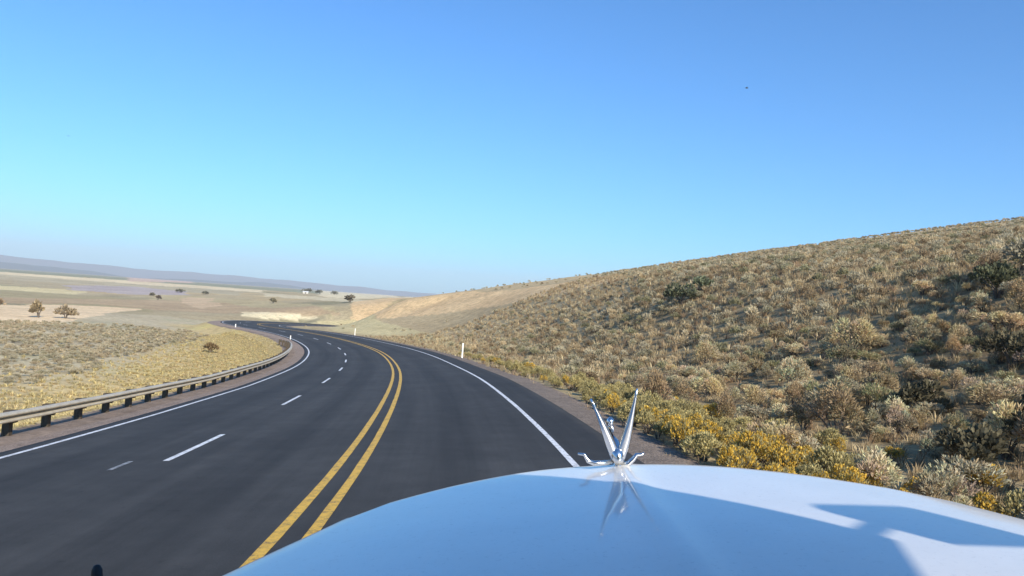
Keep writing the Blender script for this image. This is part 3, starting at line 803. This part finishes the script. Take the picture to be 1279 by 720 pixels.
T = 'scattered trees on the plain'
lone('tree', -61.7, 307.5, 2.3, 2.3, 260, (.14, .12, .085), .8, 'dark rounded tree on the crest where the golden slope meets the plain', 'tree', group=T)
lone('tree', -200.9, 449.9, 1.5, 1.4, 200, (.20, .18, .12), .9, 'small dark tree below the lavender field on the plain', 'tree', group=T)
lone('tree', -212.2, 515, 3.0, 1.7, 240, (.19, .18, .13), 1.2, 'wide dark tree clump right of the lavender field', 'tree', group=T)
lone('tree', -188.9, 496, 1.8, 1.4, 200, (.19, .18, .13), 1., 'round dark tree above the salmon coloured field', 'tree', group=T)
lone('tree', -174.5, 396.4, 1.4, 2.2, 160, (.14, .11, .08), .7, 'small brown tree just left of the salmon field', 'tree', group=T)
lone('tree', -100.5, 339, 1.8, 1.5, 200, (.22, .19, .11), .8, 'olive tree standing above the far curve of the road', 'tree', group=T)
for k, (dx, dy, h, rr) in enumerate(((0, 0, 3.2, 4.4), (9, 6, 2.4, 3.2), (20, 10, 2.2, 2.6))):
    lone('tree', -165.8 + dx, 650 + dy, rr, h, 220, (.19, .19, .15), 1.3, ['broad dark tree at the left of the distant farm', 'middle dark tree behind the pale farm shed', 'small dark tree at the right of the distant farm'][k], 'tree', group='trees around the distant farm')

# the white shed among the farm trees
fz = float(terrain(np.array([-165.]), np.array([642.]))[0])
sh = tag(empty('farm_shed', (-164.5, 640, fz - .1), .25), 'small pale gable-roofed shed in front of distant farm trees', 'shed')
q = .62
b = MB(); b.add([(x * q, y * q, z * q) for x, y, z in [(-3.4, -2.2, 0), (3.4, -2.2, 0), (3.4, 2.2, 0), (-3.4, 2.2, 0), (-3.4, -2.2, 2), (3.4, -2.2, 2), (3.4, 2.2, 2), (-3.4, 2.2, 2), (-3.4, 0, 3), (3.4, 0, 3)]],
                [(0, 1, 5, 4), (2, 3, 7, 6), (3, 0, 4, 8, 7), (1, 2, 6, 9, 5), (0, 3, 2, 1)])
b.build('wall', mat('pale_cladding', (.50, .48, .43), .7), sh)
b = MB()
for sg in (-1, 1): b.add([(-3.7 * q, sg * 2.5 * q, 1.92 * q), (3.7 * q, sg * 2.5 * q, 1.92 * q), (3.7 * q, 0, 3.1 * q), (-3.7 * q, 0, 3.1 * q)], [(0, 1, 2, 3)])
b.build('roof', mat('pale_metal_roof', (.56, .56, .55), .5), sh, solid=.08)
b = MB(); b.box((0, -2.23 * q, .9 * q), (1.6 * q, .06, 1.7 * q)); b.build('door', mat('dark_door', (.14, .13, .12), .7), sh)

# ------------------------------------------------------------------ guard rail
G0, G1, GO = 1.5, 99., -8.72
p0 = road_point(20., GO)
rail = tag(empty('guardrail', tuple(p0)), 'galvanised W-beam guardrail on timber posts beside the left lane', 'guardrail')
S = np.arange(G0, G1, .4)
prof = [(a * 1.7, h * .80) for a, h in [(.0, -.155), (.015, -.15), (.075, -.125), (.085, -.09), (.075, -.055), (.01, -.022), (.0, 0), (.01, .022), (.075, .055), (.085, .09), (.075, .125), (.015, .15), (.0, .155)]]
RAILZ = .61
rows = []
for s in S:
    flare = max(0, s - 88) ** 2 * .008
    drop = max(0, s - 92) * .02
    C0 = road_point(s, GO + .16 - flare); C1 = road_point(s, GO + 1.16 - flare); nrm = (C1 - C0); nrm[2] = 0; nrm /= np.linalg.norm(nrm)
    zb = road_point(s, GO)[2] - .15 + RAILZ - drop
    wob = .02 * float(fbm(np.array([s]), np.array([0.]), 3., 97)[0]); zb += .035 * float(fbm(np.array([s]), np.array([5.]), 9., 98)[0])
    rows.append([tuple(np.array([C0[0], C0[1], zb]) + nrm * (a + wob) + np.array([0, 0, h]) - p0) for a, h in prof])
b = MB(); b.grid(rows); b.build('rail_beam', M_GALV, rail, smooth=True, solid=.004)
pme = None
spost = np.arange(G0 + .6, G1 - 1, 2.02)
for k, s in enumerate(spost):
    flare = max(0, s - 88) ** 2 * .008
    P = road_point(s, GO - .03 - flare); th = float(np.interp(s, RS, RTH))
    z = float(terrain(np.array([P[0]]), np.array([P[1]]))[0])
    if pme is None:
        b = MB(); b.box((-.04, 0, .08), (.18, .18, 1.28)); o = b.build('post', M_WOOD, rail, bevel=.012); pme = o.data
        b = MB(); b.box((.10, 0, .58), (.12, .17, .30)); o2 = b.build('offset_block', M_WOOD, o, bevel=.01); bme = o2.data
        proto_post, proto_block = o, o2
    else:
        o = proto_post.copy(); COL.objects.link(o); o.parent = rail
        o2 = proto_block.copy(); COL.objects.link(o2); o2.parent = o
    o.location = (P[0] - p0[0], P[1] - p0[1], P[2] - .15 - p0[2] + random.uniform(-.015, .015)); o.rotation_euler = (random.uniform(-.02, .02), random.uniform(-.02, .02), th + random.uniform(-.03, .03))

# ------------------------------------------------------------------ delineator posts
def delineator(x, y, h, label, wide=.09):
    z = float(terrain(np.array([x]), np.array([y]))[0])
    s, o = road_frame(np.array([x]), np.array([y])); zr = float(road_point(s[0], o[0])[2])
    th = float(np.interp(s[0], RS, RTH))
    e = tag(empty('delineator_post', (x, y, max(z, zr - .1) - .02), th), label, 'delineator', 'roadside delineator posts')
    b = MB(); b.box((0, 0, h / 2 - .1), (wide, .03, h + .2)); b.build('post', M_PLASTIC, e, bevel=.008)
    b = MB(); b.box((0, -.02, h - .14), (wide * .8, .012, .18)); b.build('reflector', M_REFL, e)
    b = MB(); b.lathe([(.11, -.03), (.11, .02), (.07, .07)], 10); b.build('base', M_PLASTIC, e)


delineator(-3.85, 68.6, 1.32, 'tall white delineator post on the right shoulder of the bend', .12)
delineator(-24.6, 128.3, 1.1, 'small pale delineator post on the right, far round the bend', .11)
delineator(-28.3, 104.2, 0.62, 'short white marker post at the guardrail end on the inside of the bend', .12)
p = road_point(148, EDGE_L - .6); delineator(p[0], p[1], .62, 'farthest white marker post inside the bend beyond the guardrail', .15)

# ------------------------------------------------------------------ the truck the photograph was taken from
TR = Matrix.Rotation(-math.atan(.067), 4, 'Y')      # banked with the road
XC, ZG = .39, -2.46
truck = empty('white_truck')
truck.matrix_world = TR @ Matrix.Translation((XC, 0, ZG))
tag(truck, 'white truck with its long bonnet and chrome bird ornament in front of the viewer', 'truck')
loc_ = lambda x, y, z: (x - XC, y, z - ZG)


def hood_half(y): return np.interp(y, [.4, 1.2, 1.94, 2.3, 2.85, 3.05], [1.3, 1.28, 1.20, 1.02, .77, .68])
def hood_z(y): return np.interp(y, [.4, 1.45, 2.2, 2.75, 3.0], [-.535, -.555, -.570, -.585, -.596])


def hood():
    r = .07
    us = [(-1, r, .55), (-1, r, .2), (-1, r, .05)] + [(-1, r * (1 - math.sin(a)), r * (1 - math.cos(a)) if False else 0) for a in ()]
    cols = []   # (u, inset from rim, drop)
    arc = [math.pi / 2 * k / 7 for k in range(8)]
    side = [(0., .50), (0., .25)] + [(r * (1 - math.sin(a)), r * (1 - math.cos(a))) for a in arc[::-1]]
    for ins, dr in side: cols.append((-1., ins, dr))
    for u in np.linspace(-.88, .88, 61): cols.append((u, None, 0.))
    for ins, dr in side[::-1]: cols.append((1., ins, dr))
    rows = []
    ylist = [(v, 0., 0.) for v in np.linspace(0, .955, 60)] + [(1., r * (1 - math.sin(a)), r * (1 - math.cos(a))) for a in arc] + [(1., 0., .2), (1., 0., .55)]
    for v, insy, dy in ylist:
        row = []
        for u, ins, dx in cols:
            yf = 3.02 - .50 * abs(u) ** 2.8
            y = .5 + v * (yf - .5) - insy
            w = float(hood_half(y)); w *= 1.07 if u > 0 else 1.; x = u * w if ins is None else math.copysign(w - ins, u)
            z = float(hood_z(y)) - .062 * x * x + .034 * x
            z += .012 * math.exp(-(x / .05) ** 2)                      # centre crease
            drop = math.hypot(dx, dy)
            row.append(loc_(XC + x, y, z - drop))
        rows.append(row)
    b = MB(); b.grid(rows)
    return b.build('hood', M_HOOD, truck, smooth=True)


hood()

# chrome bird on the nose: swept-up wings, raised head, low tail bars
ob = Vector((.385, 2.87, -.598))
orn = empty('hood_ornament'); orn.parent = truck; orn.location = loc_(*ob)
u = .00287   # metres per photograph pixel at the ornament's distance
b = MB(); b.lathe([(.028, -.02), (.03, .004), (.022, .012), (.012, .022), (.012, .05)], 16); b.build('base', M_CHROME, orn, smooth=True)
def wing(pts, r0):
    n = 10; P = []
    for k in range(n):
        t = k / (n - 1); a = Vector(pts[0]); c = Vector(pts[1]); e = Vector(pts[2])
        P.append(a * (1 - t) ** 2 + c * 2 * t * (1 - t) + e * t * t)
    rad = [r0 * (.75 + .5 * math.sin(math.pi * min(1, k / (n - 1) * 1.2))) * (1 - .72 * (k / (n - 1)) ** 1.6) for k in range(n)]
    m = MB(); m.tube(P, rad, 10, flat=((0, 1, 0), .38)); return m
wing([(-.006, 0, .03), (-.03, -.01, .11), (-.104, -.05, .262)], .017).build('wing', M_CHROME, orn, smooth=True)
wing([(.004, 0, .03), (.03, -.01, .12), (.060, -.05, .298)], .017).build('wing', M_CHROME, orn, smooth=True)
b = MB(); b.tube([(-.002, -.03, .035), (-.004, 0, .06), (-.012, .03, .10), (-.022, .035, .135), (-.026, .02, .165)], [.016, .024, .018, .011, .010], 12)
b.lathe([(.004, -.018), (.012, -.010), (.015, 0), (.012, .010), (.004, .018)], 12, Matrix.Translation((-.027, .012, .172)))
b.tube([(-.027, .02, .172), (-.028, .05, .166)], [.007, .002], 8); b.build('body', M_CHROME, orn, smooth=True)
b = MB(); b.tube([(-.018, 0, .030), (-.085, 0, .026), (-.108, .0, .034), (-.122, .0, .058), (-.145, 0, .060)], [.009, .010, .008, .006, .004], 10); b.build('tail_bar', M_CHROME, orn, smooth=True)
b = MB(); b.tube([(.008, 0, .022), (.035, 0, .024), (.052, 0, .040), (.066, 0, .058), (.085, .0, .058), (.092, 0, .064)], [.009, .010, .009, .007, .005, .004], 10); b.build('tail_bar', M_CHROME, orn, smooth=True)

# nose, fenders, wheels and cab (behind and beside the viewer)
def panel(name, pts, faces, m, solid=.0, bevel=0., smooth=False):
    b = MB(); b.add([loc_(*p) for p in pts], faces); return b.build(name, m, truck, smooth=smooth, solid=solid, bevel=bevel)
b = MB(); b.box(loc_(XC, 2.96, -1.42), (1.16, .05, .62)); g = b.build('grille', M_CHROME, truck, bevel=.02)
b = MB()
for k in range(11): b.box(loc_(XC - .5 + k * .1, 2.995, -1.42), (.02, .03, .56))
b.build('bar', M_BLACK, g).matrix_parent_inverse = Matrix()
b = MB(); b.box(loc_(XC, 3.12, -1.95), (2.3, .22, .34)); b.build('bumper', M_CHROME, truck, bevel=.04)
for sg in (-1, 1):
    b = MB(); rows = []
    for k in range(15):
        a = math.pi * k / 14
        y = 1.95 - .72 * math.cos(a); z = -1.62 + .62 * math.sin(a) ** .8
        xi, xo = XC + sg * .82, XC + sg * 1.27
        rows.append([loc_(xi, y, z + .05), loc_(xi + sg * .2, y, z + .05), loc_(xo - sg * .06, y, z + .02), loc_(xo, y, z - .05), loc_(xo, y * .97 + .06, z - .16)])
    b.grid(rows); b.build('fender', M_HOOD, truck, smooth=True, solid=.02)
    for wy in (1.95, -1.45):
        Mw = Matrix.Translation(loc_(XC + sg * 1.06, wy, -1.98)) @ Matrix.Rotation(math.pi / 2, 4, 'Y')
        b = MB(); b.lathe([(.26, -.15), (.44, -.15), (.49, -.11), (.49, .11), (.44, .15), (.26, .15)], 32, Mw); w = b.build('wheel', M_BLACK, truck, smooth=False)
        b = MB(); b.lathe([(.255, -.13), (.255, .13)], 24, Mw); b.build('rim', M_CHROME, w)
    b = MB(); b.lathe([(.02, -.05), (.11, -.03), (.12, .0), (.10, .05)], 18, Matrix.Translation(loc_(XC + sg * 1.02, 2.9, -1.42)) @ Matrix.Rotation(-math.pi / 2, 4, 'X')); b.build('headlight', M_REFL, truck, smooth=True)
# slim black guide post on the left fender
b = MB(); b.lathe([(.013, -.48), (.013, -.03), (.012, -.012), (.007, -.002), (.001, 0)], 14, Matrix.Translation(loc_(-.975, 1.9, -.618))); b.build('fender_marker', M_BLACK, truck, smooth=True)
# cab: side walls, roof, raked screen; visor added and mirrors set out to shade the hood
def cab():
    w = 1.22; yb = -2.1
    P = lambda x, y, z: loc_(XC + x, y, z)
    b = MB()
    for sg in (-1, 1):
        ring = [(.42, -1.75), (.42, -.47), (.12, -.43), (-.42, .62), (yb, .66), (yb, -1.75)]
        b.add([P(sg * w, y, z) for y, z in ring], [tuple(range(6)) if sg > 0 else tuple(range(6))[::-1]])
    b.add([P(x, y, z) for x in (-w, w) for y, z in ((yb, .66), (yb, -1.75))], [(0, 1, 3, 2)])
    b.add([P(x, y, z) for x in (-w, w) for y, z in ((.42, -.47), (.42, -1.75))], [(0, 2, 3, 1)])
    b.add([P(x, y, z) for x in (-w, w) for y, z in ((.42, -.47), (.12, -.43))], [(0, 1, 3, 2)])
    b.build('cab', M_HOOD, truck, solid=.03)
    rows = [[P(x, y, .66 + .10 * (1 - (x / w) ** 4)) for x in np.linspace(-w, w, 21)] for y in np.linspace(yb, -.40, 6)]
    b = MB(); b.grid(rows); b.build('roof', M_HOOD, truck, smooth=True, solid=.03)
    b = MB(); b.add([P(-w + .07, .10, -.41), (P(w - .07, .10, -.41)), P(w - .07, -.42, .60), P(-w + .07, -.42, .60)], [(0, 1, 2, 3)])
    b.build('windscreen', M_SCREEN, truck, solid=.006)
    for sg in (-1, 1):
        b = MB(); b.add([P(sg * (w + .012), y, z) for y, z in ((.02, -.36), (-.40, .50), (-1.2, .50), (-1.2, -.36))], [(0, 1, 2, 3) if sg > 0 else (3, 2, 1, 0)]); b.build('side_window', M_GLASS, truck, solid=.008)
cab()
vis = []  # visor added out of view, front edge shaped to cast the hood shadow
for t in np.linspace(0, 1, 5):
    vis.append([loc_(XC + x, -.42 + t * (.42 + VIS_Y0 - VIS_K * abs(x / 1.3) ** 2.4), .62 - .10 * t) for x in np.linspace(-1.68, 1.68, 29)])
b = MB(); b.grid(vis); b.build('shadow_visor', M_HOOD, truck, smooth=True, solid=.02)
for sg in (-1, 1):
    b = MB(); b.box(loc_(XC + sg * 1.90, .16, .54), (.32, .09, .20)); mr = b.build('mirror', M_CHROME, truck, bevel=.03)  # mirrors set far outboard to throw the shadow stripe on the hood
    b = MB(); b.box(loc_(XC + sg * 1.90, .11, .54), (.27, .012, .16)); b.build('mirror_glass', M_GLASS, mr)
    b = MB(); b.tube([loc_(XC + sg * 1.2, -.32, .50), loc_(XC + sg * 1.75, .14, .54)], .02, 8); b.build('mirror_bracket', M_CHROME, mr)

# ------------------------------------------------------------------ two bird shapes standing in for specks on the windscreen
def bird(x, y, z, span, label, rz):
    o = MB(); h = span / 2
    o.tube([(0, -.22 * span, .02 * span), (0, -.08 * span, 0), (0, .08 * span, 0), (0, .22 * span, .03 * span), (0, .28 * span, .03 * span)], [.01 * span, .06 * span, .075 * span, .04 * span, .01 * span], 8)
    e = tag(empty('bird', (x, y, z), rz), label, 'bird', 'bird shapes for windscreen specks')  # named for its shape; replaces a mark on the windscreen
    o.build('body', M_SPECK, e, smooth=True)
    for sg in (-1, 1):
        o = MB(); rows = []
        for t in np.linspace(0, 1, 7):
            zz = span * (.20 * t - .16 * t * t); c = span * (.20 * (1 - t) ** .6 + .03)
            rows.append([(sg * (.03 * span + t * h * .75), c * (.5 - k) - span * .08 * t, zz) for k in (0, .5, 1)])
        o.grid(rows); o.build('wing', M_SPECK, e, smooth=True, solid=.015 * span)
M_SPECK = mat('speck_grey', (.10, .12, .15), .8)
bird(35.83, 129.31, 37.51, 1.15, 'bird shape standing in for a dark windscreen speck, in the deeper blue sky above the hill', 1.2)
bird(-107.59, 189.42, 32.37, 1.0, 'tiny bird shape standing in for a faint windscreen speck, low in the pale sky over the plain', .8)

# ------------------------------------------------------------------ air
hb = MB(); hb.box((0, 0, 110), (18900, 18900, 380))
hz = hb.build('haze', None); tag(hz, kind='stuff')
mh = bpy.data.materials.new('haze_air'); mh.use_nodes = True; nt = mh.node_tree
nt.nodes.remove(nt.nodes['Principled BSDF'])
pv = nt.nodes.new('ShaderNodeVolumePrincipled'); pv.inputs['Color'].default_value = (.85, .91, 1., 1); pv.inputs['Density'].default_value = HAZE; pv.inputs['Anisotropy'].default_value = -.05
nt.links.new(pv.outputs[0], nt.nodes['Material Output'].inputs['Volume']); hz.data.materials.append(mh)

# ------------------------------------------------------------------ light, sky, camera
w = bpy.data.worlds.new('World'); scene.world = w; w.use_nodes = True
nt = w.node_tree; bg = nt.nodes['Background']
sky = nt.nodes.new('ShaderNodeTexSky'); sky.sky_type = 'NISHITA'; sky.sun_disc = False
sky.sun_elevation = R(SUN_EL); sky.sun_rotation = R(SUN_AZ); sky.altitude = 500
sky.air_density = 1.0; sky.dust_density = 1.0; sky.ozone_density = 2.2
for k, v in SKYKW.items(): setattr(sky, k, v)
tm = nt.nodes.new('ShaderNodeMix'); tm.data_type = 'RGBA'; tm.blend_type = 'MULTIPLY'; tm.inputs[0].default_value = 1.; tm.inputs[7].default_value = (*SKY_TINT, 1)
nt.links.new(sky.outputs[0], tm.inputs[6]); nt.links.new(tm.outputs[2], bg.inputs['Color']); bg.inputs['Strength'].default_value = SKY_STR
sl = bpy.data.lights.new('sun', 'SUN'); sl.energy = SUN_STR; sl.angle = R(.5); sl.color = (1., .91, .77)
so_ = bpy.data.objects.new('sun', sl); COL.objects.link(so_)
sd_ = Vector((math.sin(R(SUN_AZ)) * math.cos(R(SUN_EL)), math.cos(R(SUN_AZ)) * math.cos(R(SUN_EL)), math.sin(R(SUN_EL))))
so_.rotation_euler = sd_.to_track_quat('Z', 'Y').to_euler()

cam = bpy.data.cameras.new('camera'); co = bpy.data.objects.new('camera', cam); COL.objects.link(co)
cam.sensor_fit = 'HORIZONTAL'; cam.sensor_width = 36; cam.lens = 36 * FOCAL; cam.clip_start = .05; cam.clip_end = 40000
cp, sp = math.cos(PITCH), math.sin(PITCH); cr, sr = math.cos(ROLL), math.sin(ROLL)
fw = Vector((0, cp, sp)); u0 = Vector((0, -sp, cp)); r0 = Vector((1, 0, 0)); rt = r0 * cr + u0 * sr; up = u0 * cr - r0 * sr
co.matrix_world = Matrix(((rt.x, up.x, -fw.x, 0), (rt.y, up.y, -fw.y, 0), (rt.z, up.z, -fw.z, 0), (0, 0, 0, 1)))
scene.camera = co

scene.render.engine = 'CYCLES'
scene.cycles.use_denoising = True
scene.cycles.max_bounces = 6; scene.cycles.diffuse_bounces = 3; scene.cycles.glossy_bounces = 3; scene.cycles.volume_bounces = 0; scene.cycles.transparent_max_bounces = 8
scene.render.resolution_x, scene.render.resolution_y = 1024, 576
vs = scene.view_settings; vs.view_transform = 'Standard'; vs.look = 'None'; vs.gamma = 1; vs.exposure = EXPOSURE; vs.use_curve_mapping = False
